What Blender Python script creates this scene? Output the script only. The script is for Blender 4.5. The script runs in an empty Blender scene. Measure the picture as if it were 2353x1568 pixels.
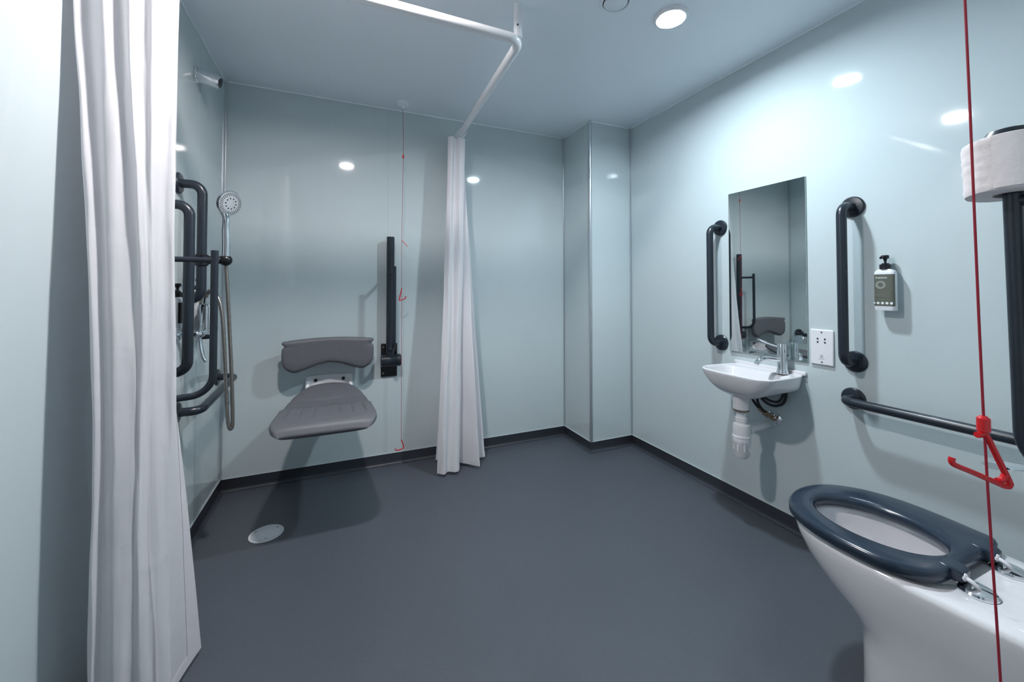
import bpy, bmesh, math, random
from mathutils import Vector, Matrix, noise
PI = math.pi
random.seed(4)
SC = bpy.context.scene
COL = SC.collection
V = Vector

# ------------------------------------------------------------------ room measures (metres)
XL, XR, YB, YN, H = -0.575, 1.8323, 2.5331, 0.061, 2.2      # left, right, back, near wall faces, ceiling
CX, CY = 1.5012, 2.1963                                     # boxed-in corner
ZB = 0.0936                                                 # top of the coved skirting
FZ = 0.03                                                   # finished floor level

# ------------------------------------------------------------------ materials
def mat(name, col, rough=0.4, metal=0.0, spec=0.5, var=0.0, scale=8.0, bump=0.0, bscale=60.0, coat=0.0, emit=None, sub=0.0, trans=0.0):
    m = bpy.data.materials.new(name); m.use_nodes = True
    nt = m.node_tree; b = nt.nodes['Principled BSDF']
    b.inputs['Base Color'].default_value = (*col, 1)
    b.inputs['Roughness'].default_value = rough
    b.inputs['Metallic'].default_value = metal
    b.inputs['Specular IOR Level'].default_value = spec
    b.inputs['Coat Weight'].default_value = coat
    b.inputs['Coat Roughness'].default_value = 0.05
    if sub:
        b.inputs['Subsurface Weight'].default_value = sub
        b.inputs['Subsurface Radius'].default_value = (0.01, 0.01, 0.01)
    tc = nt.nodes.new('ShaderNodeTexCoord')
    if var:
        n = nt.nodes.new('ShaderNodeTexNoise'); n.inputs['Scale'].default_value = scale; n.inputs['Detail'].default_value = 4
        r = nt.nodes.new('ShaderNodeValToRGB')
        r.color_ramp.elements[0].position = 0.3; r.color_ramp.elements[1].position = 0.7
        r.color_ramp.elements[0].color = (*[c * (1 - var) for c in col], 1)
        r.color_ramp.elements[1].color = (*[min(1, c * (1 + var)) for c in col], 1)
        nt.links.new(tc.outputs['Object'], n.inputs['Vector'])
        nt.links.new(n.outputs['Fac'], r.inputs['Fac'])
        nt.links.new(r.outputs['Color'], b.inputs['Base Color'])
    if bump:
        n2 = nt.nodes.new('ShaderNodeTexNoise'); n2.inputs['Scale'].default_value = bscale; n2.inputs['Detail'].default_value = 5
        bp = nt.nodes.new('ShaderNodeBump'); bp.inputs['Strength'].default_value = bump; bp.inputs['Distance'].default_value = 0.002
        nt.links.new(tc.outputs['Object'], n2.inputs['Vector'])
        nt.links.new(n2.outputs['Fac'], bp.inputs['Height']); nt.links.new(bp.outputs['Normal'], b.inputs['Normal'])
    if emit:
        b.inputs['Emission Color'].default_value = (*emit[0], 1); b.inputs['Emission Strength'].default_value = emit[1]
    return m

LIGHT = 1080.0
M = dict(
    panel=mat('mint_wall_panel', (0.54, 0.605, 0.622), 0.05, spec=0.5, var=0.015, scale=1.5),
    ceil=mat('ceiling_paint', (0.80, 0.85, 0.90), 0.4, spec=0.4, var=0.01, scale=2),
    floor=mat('grey_safety_vinyl', (0.070, 0.078, 0.094), 0.42, spec=0.45, var=0.06, scale=180, bump=0.12, bscale=420),
    skirt=mat('grey_vinyl_cove_shaded', (0.036, 0.040, 0.050), 0.4, spec=0.4, var=0.05, scale=160),  # same vinyl as the floor; shade on the upright strip put into the colour
    alu=mat('satin_aluminium', (0.62, 0.65, 0.69), 0.32, metal=0.9, var=0.02, scale=40),
    bead=mat('white_ceiling_bead', (0.86, 0.90, 0.93), 0.35, var=0.01),
    strip=mat('pale_trim_bead', (0.45, 0.50, 0.515), 0.35, var=0.01),
    joint=mat('panel_joint_seal', (0.40, 0.48, 0.49), 0.5, var=0.02),
    navy=mat('navy_coated_tube', (0.0165, 0.0225, 0.033), 0.30, spec=0.5, var=0.05, scale=30),
    seatnavy=mat('navy_toilet_seat', (0.018, 0.030, 0.050), 0.2, spec=0.5, var=0.04, scale=20),
    grey=mat('grey_shower_seat_foam', (0.118, 0.118, 0.134), 0.5, spec=0.4, var=0.04, scale=60, bump=0.06, bscale=300),
    white=mat('white_plastic', (0.80, 0.79, 0.82), 0.28, var=0.01),
    rail=mat('white_coated_tube', (0.82, 0.81, 0.83), 0.2, var=0.01),
    ceramic=mat('white_vitreous_china', (0.74, 0.725, 0.75), 0.05, spec=0.6, var=0.01, coat=0.5),
    chrome=mat('polished_chrome', (0.80, 0.82, 0.85), 0.06, metal=1.0, var=0.01),
    steel=mat('brushed_steel_hose', (0.30, 0.275, 0.255), 0.32, metal=0.9, var=0.08, scale=90),
    brass=mat('worn_brass', (0.42, 0.30, 0.20), 0.35, metal=1.0, var=0.12, scale=60),
    black=mat('black_plastic', (0.008, 0.009, 0.012), 0.25, var=0.05, scale=30),
    rubber=mat('black_rubber', (0.015, 0.016, 0.018), 0.5, var=0.05, scale=50),
    red=mat('red_cord_plastic', (0.62, 0.012, 0.018), 0.3, var=0.03, scale=60),
    cord=mat('red_cord', (0.33, 0.012, 0.03), 0.6, var=0.25, scale=700),
    label=mat('olive_label_paper', (0.105, 0.110, 0.088), 0.5, var=0.03, scale=30),
    ink=mat('pale_label_print', (0.72, 0.76, 0.74), 0.6, var=0.02),
    dim=mat('faded_label_print', (0.24, 0.26, 0.235), 0.6, var=0.02),
    greyprint=mat('grey_print', (0.22, 0.22, 0.27), 0.6, var=0.02),
    bottle=mat('white_bottle', (0.74, 0.75, 0.78), 0.3, var=0.01),
    paper=mat('toilet_paper', (0.80, 0.75, 0.76), 0.9, spec=0.1, var=0.03, scale=40, bump=0.35, bscale=120),
    card=mat('cardboard_core', (0.52, 0.50, 0.48), 0.8, var=0.05),
    mirror=mat('mirror_silver', (0.74, 0.80, 0.80), 0.012, metal=1.0, var=0.003),
    glass_edge=mat('mirror_edge', (0.40, 0.50, 0.48), 0.15, var=0.02),
    water=mat('toilet_water', (0.55, 0.58, 0.62), 0.03, spec=0.6, var=0.01),
    lamp=mat('cool_lamp_lens', (0.9, 0.9, 0.9), 0.3, emit=((0.78, 0.92, 1.0), LIGHT), var=0.01),
    lamp2=mat('neutral_lamp_lens', (0.9, 0.9, 0.9), 0.3, emit=((1.0, 0.95, 0.94), LIGHT), var=0.01),
    hall=mat('corridor_paint', (0.62, 0.62, 0.60), 0.6, var=0.02),
    dark=mat('dark_recess', (0.02, 0.023, 0.026), 0.5, var=0.05),
)
# cloth: white polyester with a fine weave, letting some light through
def cloth_mat():
    m = bpy.data.materials.new('white_curtain_cloth'); m.use_nodes = True
    nt = m.node_tree; b = nt.nodes['Principled BSDF']
    b.inputs['Base Color'].default_value = (0.86, 0.835, 0.86, 1); b.inputs['Roughness'].default_value = 0.75
    b.inputs['Specular IOR Level'].default_value = 0.25
    b.inputs['Sheen Weight'].default_value = 0.15
    tc = nt.nodes.new('ShaderNodeTexCoord')
    n1 = nt.nodes.new('ShaderNodeTexNoise'); n1.inputs['Scale'].default_value = 9; n1.inputs['Detail'].default_value = 6; n1.inputs['Distortion'].default_value = 0.8
    w = nt.nodes.new('ShaderNodeTexWave'); w.inputs['Scale'].default_value = 220; w.bands_direction = 'Z'; w.inputs['Distortion'].default_value = 1
    b1 = nt.nodes.new('ShaderNodeBump'); b1.inputs['Strength'].default_value = 0.35; b1.inputs['Distance'].default_value = 0.008
    b2 = nt.nodes.new('ShaderNodeBump'); b2.inputs['Strength'].default_value = 0.10; b2.inputs['Distance'].default_value = 0.001
    L = nt.links
    L.new(tc.outputs['Object'], n1.inputs['Vector']); L.new(tc.outputs['Object'], w.inputs['Vector'])
    L.new(n1.outputs['Fac'], b1.inputs['Height']); L.new(w.outputs['Fac'], b2.inputs['Height'])
    L.new(b1.outputs['Normal'], b2.inputs['Normal']); L.new(b2.outputs['Normal'], b.inputs['Normal'])
    tr = nt.nodes.new('ShaderNodeBsdfTranslucent'); tr.inputs['Color'].default_value = (0.86, 0.84, 0.86, 1)
    mx = nt.nodes.new('ShaderNodeMixShader'); mx.inputs['Fac'].default_value = 0.38
    out = nt.nodes['Material Output']
    L.new(b.outputs['BSDF'], mx.inputs[1]); L.new(tr.outputs['BSDF'], mx.inputs[2]); L.new(mx.outputs['Shader'], out.inputs['Surface'])
    return m
M['cloth'] = cloth_mat()

# ------------------------------------------------------------------ object helpers
ROOT = {}
def thing(name, label, cat, loc, group=None):
    o = bpy.data.objects.new(name, None); COL.objects.link(o)
    o.empty_display_size = 0.05
    o.location = loc; ROOT[o.name] = V(loc)
    o['label'] = label; o['category'] = cat
    if group: o['group'] = group
    return o
def build(name, bm, m, parent=None, smooth=True, bevel=0.0, sub=0, auto=35, label=None, segs=2):
    """one mesh object; vertices are given in world space"""
    me = bpy.data.meshes.new(name)
    bmesh.ops.recalc_face_normals(bm, faces=bm.faces)
    if parent is not None:
        r = ROOT[parent.name]
        bmesh.ops.translate(bm, verts=bm.verts, vec=-r)
    bm.to_mesh(me); bm.free()
    for mm in (m if isinstance(m, (list, tuple)) else [m]): me.materials.append(mm)
    o = bpy.data.objects.new(name, me); COL.objects.link(o)
    if parent is not None:
        o.parent = parent; ROOT[o.name] = ROOT[parent.name]
    else:
        ROOT[o.name] = V((0, 0, 0))
    if smooth:
        for p in me.polygons: p.use_smooth = True
    if bevel:
        b = o.modifiers.new('bevel', 'BEVEL'); b.width = bevel; b.segments = segs; b.limit_method = 'ANGLE'; b.angle_limit = math.radians(40)
    if sub:
        s = o.modifiers.new('sub', 'SUBSURF'); s.levels = sub; s.render_levels = sub
    elif smooth and auto:
        me.set_sharp_from_angle(angle=math.radians(auto))
    if label: o['label'] = label
    return o
def tagone(o, label, cat, group=None):
    """a thing that is one mesh: move its origin to its base"""
    me = o.data
    xs = [v.co for v in me.vertices]
    c = V((sum(v.x for v in xs) / len(xs), sum(v.y for v in xs) / len(xs), min(v.z for v in xs)))
    me.transform(Matrix.Translation(-c)); o.location = c
    o['label'] = label; o['category'] = cat
    if group: o['group'] = group
    return o
def structure(name, bm, m, **k):
    o = build(name, bm, m, **k); o['kind'] = 'structure'; return o
def nb(): return bmesh.new()

# ------------------------------------------------------------------ shape helpers
def box(bm, lo, hi, mtx=None, mi=0):
    lo, hi = V(lo), V(hi)
    vs = [bm.verts.new((x, y, z)) for x in (lo.x, hi.x) for y in (lo.y, hi.y) for z in (lo.z, hi.z)]
    for f in ((0, 1, 3, 2), (4, 6, 7, 5), (0, 4, 5, 1), (2, 3, 7, 6), (0, 2, 6, 4), (1, 5, 7, 3)):
        fc = bm.faces.new([vs[i] for i in f]); fc.material_index = mi
    if mtx: bmesh.ops.transform(bm, matrix=mtx, verts=vs)
    return vs
def frame_of(d):
    d = V(d).normalized()
    a = V((0, 0, 1)) if abs(d.z) < 0.9 else V((1, 0, 0))
    x = a.cross(d).normalized(); y = d.cross(x).normalized()
    return Matrix((x, y, d)).transposed()
def lathe(bm, prof, o, axis=(0, 0, 1), n=32, caps=True, mi=0):
    """prof: list of (radius, height along axis)"""
    R = frame_of(axis); o = V(o); rings = []
    for r, h in prof:
        rings.append([bm.verts.new(o + R @ V((r * math.cos(2 * PI * i / n), r * math.sin(2 * PI * i / n), h))) for i in range(n)])
    for a, b in zip(rings, rings[1:]):
        for i in range(n):
            f = bm.faces.new((a[i], a[(i + 1) % n], b[(i + 1) % n], b[i])); f.material_index = mi
    if caps:
        bm.faces.new(rings[0][::-1]).material_index = mi; bm.faces.new(rings[-1]).material_index = mi
def fillet(pts, rad, k=8):
    pts = [V(p) for p in pts]; out = [pts[0]]
    for i in range(1, len(pts) - 1):
        p = pts[i]; a = (pts[i - 1] - p); b = (pts[i + 1] - p)
        r = rad[i] if isinstance(rad, (list, tuple)) else rad
        if r <= 0: out.append(p); continue
        la, lb = a.length, b.length; a.normalize(); b.normalize()
        ang = a.angle(b); d = min(r / math.tan(ang / 2), la * 0.49, lb * 0.49); r = d * math.tan(ang / 2)
        c = p + (a + b).normalized() * (r / math.sin(ang / 2))
        s = p + a * d - c; e = p + b * d - c; tot = s.angle(e); ax = s.cross(e).normalized()
        for j in range(k + 1):
            out.append(c + Matrix.Rotation(tot * j / k, 3, ax) @ s)
    out.append(pts[-1]); return out
def tube(bm, pts, r, n=16, caps=True, mi=0):
    pts = [V(p) for p in pts]; m = len(pts); rings = []
    t0 = (pts[1] - pts[0]).normalized(); F = frame_of(t0); u = F.col[0].copy()
    for i, p in enumerate(pts):
        if i == 0: t = t0
        elif i == m - 1: t = (pts[-1] - pts[-2]).normalized()
        else: t = ((pts[i + 1] - p).normalized() + (p - pts[i - 1]).normalized()).normalized()
        u = (u - t * u.dot(t)).normalized(); w = t.cross(u)
        rr = r[i] if isinstance(r, (list, tuple)) else r
        rings.append([bm.verts.new(p + (u * math.cos(2 * PI * j / n) + w * math.sin(2 * PI * j / n)) * rr) for j in range(n)])
    for a, b in zip(rings, rings[1:]):
        for j in range(n):
            bm.faces.new((a[j], a[(j + 1) % n], b[(j + 1) % n], b[j])).material_index = mi
    if caps:
        bm.faces.new(rings[0][::-1]).material_index = mi; bm.faces.new(rings[-1]).material_index = mi
def smoothpath(pts, k=6, closed=False):
    pts = [V(p) for p in pts]; n = len(pts); out = []
    rng = range(n if closed else n - 1)
    g = (lambda i: pts[i % n]) if closed else (lambda i: pts[max(0, min(n - 1, i))])
    for i in rng:
        p0, p1, p2, p3 = g(i - 1), g(i), g(i + 1), g(i + 2)
        for j in range(k):
            t = j / k
            out.append(0.5 * ((2 * p1) + (p2 - p0) * t + (2 * p0 - 5 * p1 + 4 * p2 - p3) * t * t + (3 * p1 - p0 - 3 * p2 + p3) * t ** 3))
    if not closed: out.append(pts[-1])
    return out
def loft(bm, rings, capa=True, capb=True, closed=True, mi=0):
    R = [[bm.verts.new(p) for p in r] for r in rings]; n = len(R[0])
    for a, b in zip(R, R[1:]):
        for i in range(n if closed else n - 1):
            bm.faces.new((a[i], a[(i + 1) % n], b[(i + 1) % n], b[i])).material_index = mi
    if capa: bm.faces.new(R[0][::-1]).material_index = mi
    if capb: bm.faces.new(R[-1]).material_index = mi
    return R
def strip_cap(bm, R):
    n = len(R); h = n // 2
    for i in range(h):
        a, b, c, d = R[i], R[i + 1], R[(n - i - 1) % n], R[(n - i) % n]
        vs = []
        for v in (a, b, c, d):
            if v not in vs: vs.append(v)
        if len(vs) > 2: bm.faces.new(vs)
def poly_prism(bm, pts, n, d, mi=0):
    n = V(n).normalized() * d
    a = [bm.verts.new(V(p)) for p in pts]; b = [bm.verts.new(V(p) + n) for p in pts]
    bm.faces.new(a[::-1]).material_index = mi; bm.faces.new(b).material_index = mi
    for i in range(len(a)):
        bm.faces.new((a[i], a[(i + 1) % len(a)], b[(i + 1) % len(a)], b[i])).material_index = mi
def sphere(bm, c, r, n=16, sc=(1, 1, 1), mi=0):
    prof = [(max(1e-4, r * math.sin(PI * i / 10)), -r * math.cos(PI * i / 10)) for i in range(11)]
    k = len(bm.verts); lathe(bm, prof, (0, 0, 0), n=n, mi=mi); bm.verts.ensure_lookup_table()
    for v in bm.verts[k:]:
        v.co = V((v.co.x * sc[0], v.co.y * sc[1], v.co.z * sc[2])) + V(c)
def text_bm(bm, s, size, o, right, up, depth=0.0004, mi=0, align='CENTER'):
    cu = bpy.data.curves.new('lettering', 'FONT'); cu.body = s; cu.size = size; cu.extrude = depth; cu.align_x = align; cu.align_y = 'CENTER'; cu.resolution_u = 3
    ob = bpy.data.objects.new('lettering', cu); COL.objects.link(ob)
    dg = bpy.context.evaluated_depsgraph_get(); dg.update()
    me = bpy.data.meshes.new_from_object(ob.evaluated_get(dg))
    bpy.data.objects.remove(ob); bpy.data.curves.remove(cu)
    right, up = V(right), V(up); nrm = right.cross(up)
    vs = [bm.verts.new(V(o) + right * v.co.x + up * v.co.y + nrm * v.co.z) for v in me.vertices]
    for p in me.polygons:
        try: bm.faces.new([vs[i] for i in p.vertices]).material_index = mi
        except ValueError: pass
    bpy.data.meshes.remove(me)

# ================================================================== the setting
YC = -1.35   # far end of the corridor behind the camera
bm = nb(); box(bm, (-1.1, YC - 0.1, -0.08), (XR + 0.12, YB + 0.12, FZ)); structure('floor', bm, M['floor'], smooth=False)
bm = nb(); box(bm, (-1.1, YC - 0.1, H), (XR + 0.12, YB + 0.12, H + 0.08)); structure('ceiling', bm, M['ceil'], smooth=False)
bm = nb(); box(bm, (XL - 0.1, YN - 0.11, 0), (XL, YB + 0.1, H)); structure('wall_left', bm, M['panel'], smooth=False)
bm = nb(); box(bm, (XR, YN - 0.11, 0), (XR + 0.1, YB + 0.1, H)); structure('wall_right', bm, M['panel'], smooth=False)
bm = nb(); box(bm, (XL, YB, 0), (XR, YB + 0.1, H)); structure('wall_back', bm, M['panel'], smooth=False)
bm = nb(); box(bm, (CX, CY, 0), (XR, YB, H)); structure('wall_boxed_corner', bm, M['panel'], smooth=False)
DX0, DX1 = -0.47, 0.46
bm = nb()
box(bm, (XL, YN - 0.11, 0), (DX0, YN, H)); box(bm, (DX1, YN - 0.11, 0), (XR, YN, H)); box(bm, (DX0, YN - 0.11, 2.04), (DX1, YN, H))
structure('wall_front', bm, M['panel'], smooth=False)
bm = nb(); box(bm, (-1.1, YC - 0.1, 0), (XR + 0.12, YC, H)); structure('wall_corridor', bm, M['hall'], smooth=False)
bm = nb(); box(bm, (-1.1, YC, 0), (-1.0, YN - 0.11, H)); structure('wall_corridor_left', bm, M['hall'], smooth=False)
bm = nb(); box(bm, (1.1, YC, 0), (1.2, YN - 0.11, H)); structure('wall_corridor_right', bm, M['hall'], smooth=False)

# coved skirting: one vinyl strip per wall, mitred
PROF = [(0, ZB), (0.004, ZB), (0.0045, FZ + 0.024), (0.006, FZ + 0.014), (0.010, FZ + 0.007), (0.017, FZ + 0.0025), (0.024, FZ + 0.0007), (0.024, FZ - 0.01), (0, FZ - 0.01)]
def cove(name, a, b, nrm, ma=0, mb=0):
    """a->b along the wall foot, nrm into the room; ma/mb: mitre sense at the ends (+1 inner corner, -1 outer)"""
    bm = nb(); a, b, n = V((*a, 0)), V((*b, 0)), V((*nrm, 0)); d = (b - a).normalized()
    loft(bm, [[a + n * q + d * (q * ma) + V((0, 0, z)) for q, z in PROF], [b + n * q - d * (q * mb) + V((0, 0, z)) for q, z in PROF]])
    structure(name, bm, M['skirt'], auto=50)
cove('baseboard_left', (XL, YN), (XL, YB), (1, 0), 1, 1)
cove('baseboard_back', (XL, YB), (CX, YB), (0, -1), 1, 1)
cove('baseboard_boxed_side', (CX, YB), (CX, CY), (-1, 0), 1, -1)
cove('baseboard_boxed_front', (CX, CY), (XR, CY), (0, -1), -1, 1)
cove('baseboard_right', (XR, CY), (XR, YN), (-1, 0), 1, 1)
cove('baseboard_front', (DX1, YN), (XR, YN), (0, 1), 0, 1)
# vertical corner strips, top beads, bottom caps, panel joints
TN = [0]
def trim(lo, hi, m, bev=0.001):
    TN[0] += 1
    bm = nb(); box(bm, lo, hi); structure('trim_%d' % TN[0], bm, m, smooth=False, bevel=bev)
z0 = ZB + 0.001
trim((XL, YB - 0.009, z0), (XL + 0.009, YB, H), M['alu'])
trim((CX - 0.007, YB - 0.007, z0), (CX, YB, H), M['alu'])
bm = nb(); lathe(bm, [(0.0095, 0), (0.0095, H - z0)], (CX + 0.003, CY + 0.003, z0), n=24); TN[0] += 1
structure('trim_%d' % TN[0], bm, M['alu'])
trim((XR - 0.008, CY - 0.008, z0), (XR, CY, H), M['alu'])
for lo, hi in (((XL, YB - 0.004, H - 0.006), (CX, YB, H)), ((XL, YN, H - 0.006), (XL + 0.004, YB, H)), ((XR - 0.004, YN, H - 0.006), (XR, CY, H)),
               ((CX, CY - 0.004, H - 0.006), (XR, CY, H)), ((CX - 0.004, CY, H - 0.006), (CX, YB, H))):
    trim(lo, hi, M['bead'], 0.0008)
for lo, hi in (((XL, YB - 0.0055, ZB), (CX, YB, ZB + 0.0022)), ((XL, YN, ZB), (XL + 0.0055, YB, ZB + 0.0022)), ((XR - 0.0055, YN, ZB), (XR, CY, ZB + 0.0022)),
               ((CX, CY - 0.0055, ZB), (XR, CY, ZB + 0.0022)), ((CX - 0.0055, CY, ZB), (CX, YB, ZB + 0.0022))):
    trim(lo, hi, M['strip'], 0.0008)
trim((0.258, YB - 0.0006, z0), (0.2605, YB, H), M['joint'], 0)
trim((XL, 2.134, z0), (XL + 0.0006, 2.1365, H), M['joint'], 0)

# ================================================================== ceiling things
def downlight(x, y, label, lens='lamp'):
    t = thing('downlight', label, 'ceiling light', (x, y, H), 'recessed ceiling downlights')
    bm = nb(); R, r = 0.056, 0.049
    lathe(bm, [(R + 0.012, 0), (R + 0.012, -0.004), (R + 0.006, -0.0115), (R, -0.0125), (R - 0.002, -0.009), (r, -0.0015), (r, 0)], (x, y, H), n=48)
    build('bezel', bm, M['white'], t, label='white ring around the lamp')
    bm = nb(); lathe(bm, [(0.0460, -0.0012), (0.0460, -0.0028)], (x, y, H), n=40); build('lens', bm, M[lens], t, label='glowing white lens')
downlight(1.224, 1.214, 'bright round downlight glowing in the ceiling, in view near the right wall')
downlight(0.038, 1.208, 'round ceiling downlight seen only as a bright reflection in the back wall', 'lamp2')
t = thing('air_vent', 'round white ceiling vent cut off by the top edge beside the bright downlight', 'vent', (0.965, 1.235, H))
bm = nb(); lathe(bm, [(0.060, 0), (0.060, -0.004), (0.055, -0.006), (0.050, -0.004), (0.048, 0)], (0.965, 1.235, H), n=40); build('rim', bm, M['ceil'], t)
bm = nb(); lathe(bm, [(0.047, 0), (0.047, -0.003), (0.0, -0.003)][:2], (0.965, 1.235, H), n=40); build('throat', bm, M['dark'], t, label='dark gap around the vent disc')
bm = nb(); lathe(bm, [(0.012, -0.0005), (0.044, -0.0030), (0.0452, -0.0055), (0.041, -0.0085), (0.01, -0.0095)], (0.965, 1.235, H), n=40); build('disc', bm, M['ceil'], t)

# ================================================================== shower curtain rail and curtains
RZ, RA, RB = 2.055, V((0.632, 1.385, 2.055)), V((0.683, YB, 2.055))
t = thing('curtain_rail', 'white L-shaped shower curtain rail hung from the ceiling', 'curtain rail', (RA.x, RA.y, RZ))
bm = nb(); tube(bm, fillet([V((XL, 1.385, RZ)), RA, RB], 0.055, 10), 0.0185, 20); build('rail_tube', bm, M['rail'], t)
bm = nb(); tube(bm, [(RA.x - 0.008, RA.y + 0.012, RZ + 0.012), (RA.x - 0.008, RA.y + 0.012, H)], 0.0168, 20); build('ceiling_hanger', bm, M['rail'], t)
bm = nb(); lathe(bm, [(0.0035, -0.0185), (0.0035, -0.0163)], (RA.x - 0.008, RA.y + 0.012, RZ + 0.055), axis=(0.42, 0.9, 0), n=12); build('grub_screw', bm, M['dark'], t, label='small dark screw in the hanger')
bm = nb(); lathe(bm, [(0.033, 0), (0.033, 0.004), (0.024, 0.012), (0.0215, 0.05), (0.0185, 0.05)], (RB.x, RB.y, RZ), axis=(-0.045, -1, 0), n=28); build('wall_flange', bm, M['rail'], t)
bm = nb(); lathe(bm, [(0.033, 0), (0.033, 0.004), (0.024, 0.012), (0.0215, 0.05), (0.0185, 0.05)], (XL, 1.385, RZ), axis=(1, 0, 0), n=28); build('wall_flange', bm, M['rail'], t)

def smooth01(t): return t * t * (3 - 2 * t)
def curtain_pt(top, bot, zt, zb, seed, wob=0.010, flare=None, warp=0.0):
    n = len(top)
    def at(L, u):
        f = u * (n - 1); i = min(n - 2, int(f)); s = f - i
        g = lambda k: V(L[max(0, min(n - 1, k))])
        p0, p1, p2, p3 = g(i - 1), g(i), g(i + 1), g(i + 2)
        c = 0.5 * ((2 * p1) + (p2 - p0) * s + (2 * p0 - 5 * p1 + 4 * p2 - p3) * s * s + (3 * p1 - p0 - 3 * p2 + p3) * s ** 3)
        return c
    def P(u, t):
        e = t ** 1.15
        if flare:                       # one side spreads early, the other only near the floor
            e0 = smooth01(min(1, t / .72)); e1 = max(0, (t - flare) / (1 - flare))
            w = smooth01(max(0, min(1, (u - .45) / .4))); e = e0 * (1 - w) + e1 * w
        u = max(0.0, min(1.0, u + warp * math.sin(PI * u) * noise.noise(V((u * 2.2 + seed, t * 2.4, 3.3)))))
        a, b = at(top, u), at(bot, u)
        p = a * (1 - e) + b * e
        z = zt + (zb - zt) * t
        k = wob * (0.25 + 0.75 * min(1, 4 * t))
        dx = noise.noise(V((u * 7 + seed, t * 3.2, 1.3))) * k + noise.noise(V((u * 19, t * 9, seed))) * k * 0.28
        dy = noise.noise(V((u * 6, t * 2.6 + seed, 7.7))) * k * 1.4 + noise.noise(V((u * 23 + 3, t * 14, seed + 5))) * k * 0.30
        return V((p.x + dx, p.y + dy, z))
    return P
def cloth_sheet(bm, P, u0, u1, t0, t1, nu, nv, off=0.0):
    G = []
    for j in range(nv + 1):
        row = []
        for i in range(nu + 1):
            u = u0 + (u1 - u0) * i / nu; t = t0 + (t1 - t0) * j / nv
            p = P(u, t)
            if off:
                e = 0.004
                a = P(min(1, u + e), t) - P(max(0, u - e), t); b = P(u, min(1, t + e)) - P(u, max(0, t - e))
                p = p + a.cross(b).normalized() * off
            row.append(bm.verts.new(p))
        G.append(row)
    for j in range(nv):
        for i in range(nu):
            bm.faces.new((G[j][i], G[j][i + 1], G[j + 1][i + 1], G[j + 1][i]))
def curtain(label, top, bot, zt, zb, seed, side, loc, nu=260, wob=0.010, flare=None, warp=0.0):
    P = curtain_pt(top, bot, zt, zb, seed, wob, flare, warp)
    t = thing('shower_curtain', label, 'shower curtain', loc, 'white shower curtains')
    bm = nb(); cloth_sheet(bm, P, 0, 1, 0, 1, nu, 110)
    build('cloth', bm, M['cloth'], t, auto=0)
    bm = nb(); cloth_sheet(bm, P, 0, 1, 1 - 0.016, 1, nu, 3, 0.0014); cloth_sheet(bm, P, 0, 1, 1 - 0.016, 1, nu, 3, -0.0014)
    build('bottom_hem', bm, M['cloth'], t, auto=0)
    ua, ub = side
    bm = nb(); cloth_sheet(bm, P, ua, ub, 0, 1, 6, 110, 0.0013); cloth_sheet(bm, P, ua, ub, 0, 1, 6, 110, -0.0013)
    build('side_hem', bm, M['cloth'], t, auto=0)
    return t, P
topN = [(-.562, 1.36), (-.560, 1.26), (-.567, 1.200), (-.545, 1.212), (-.517, 1.206), (-.494, 1.240), (-.472, 1.222), (-.456, 1.248), (-.436, 1.250), (-.417, 1.277), (-.398, 1.298), (-.424, 1.38)]
botN = [(-.550, 1.42), (-.530, 1.27), (-.493, 1.176), (-.477, 1.186), (-.457, 1.184), (-.438, 1.202), (-.421, 1.205), (-.405, 1.222), (-.391, 1.230), (-.381, 1.256), (-.394, 1.31), (-.366, 1.452)]
curtain('white shower curtain bunched against the left wall in the foreground', topN, botN, 2.018, 0.046, 3.1, (0.955, 1.0), (-0.46, 1.33, 0.046), nu=300, wob=0.008, flare=0.60, warp=0.13)
topF = [(.588, 2.352), (.612, 2.334), (.638, 2.364), (.664, 2.338), (.693, 2.358), (.618, 2.395), (.700, 2.405), (.612, 2.437), (.712, 2.447), (.622, 2.482), (.712, 2.492)]
botF = [(.505, 2.250), (.535, 2.226), (.570, 2.252), (.606, 2.228), (.636, 2.256), (.640, 2.345), (.756, 2.236), (.680, 2.36), (.826, 2.362), (.605, 2.40), (.536, 2.43)]
t, P = curtain('white shower curtain hanging bunched at the back wall, right of the red pull cord', topF, botF, 2.012, 0.050, 8.4, (0.0, 0.045), (0.67, 2.38, 0.05), nu=280, wob=0.008, warp=0.05)
for k in range(5):
    y = 2.34 + 0.034 * k; x = RA.x + (RB.x - RA.x) * (y - RA.y) / (RB.y - RA.y)
    bm = nb(); tube(bm, [V((x + 0.0235 * math.sin(a), y + 0.002 * math.cos(a), RZ - 0.0045 - 0.0245 * math.cos(a))) for a in [2 * PI * i / 20 for i in range(21)]], 0.0022, 8, caps=False)
    lathe(bm, [(0.003, 0), (0.003, 0.022)], (x, y, RZ - 0.05), n=8)
    build('curtain_hook', bm, M['white'], t)

# ================================================================== grab rails
def grab_rail(p, q, n, label, group, off=0.078, r=0.0165, rf=0.0405, loc=None):
    p, q, n = V(p), V(q), V(n)
    t = thing('grab_rail', label, 'grab rail', (p + q) / 2 if loc is None else loc, group)
    bm = nb(); tube(bm, fillet([p, p + n * off, q + n * off, q], 0.052, 12), r, 22, caps=False)
    build('bar', bm, M['navy'], t)
    for e in (p, q):
        bm = nb(); lathe(bm, [(rf, 0.0), (rf, 0.006), (rf - 0.004, 0.0105), (r + 0.008, 0.0125), (r - 0.002, 0.0135)], e, axis=n, n=36)
        build('flange', bm, M['navy'], t)
GR = 'navy wall grab rails'
grab_rail((XR, 1.490, 1.411), (XR, 1.490, 0.811), (-1, 0, 0), 'navy vertical grab rail just left of the mirror', GR)
grab_rail((XR, 0.899, 1.411), (XR, 0.899, 0.811), (-1, 0, 0), 'navy vertical grab rail between the shaver socket and the soap bottle', GR)
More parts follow.
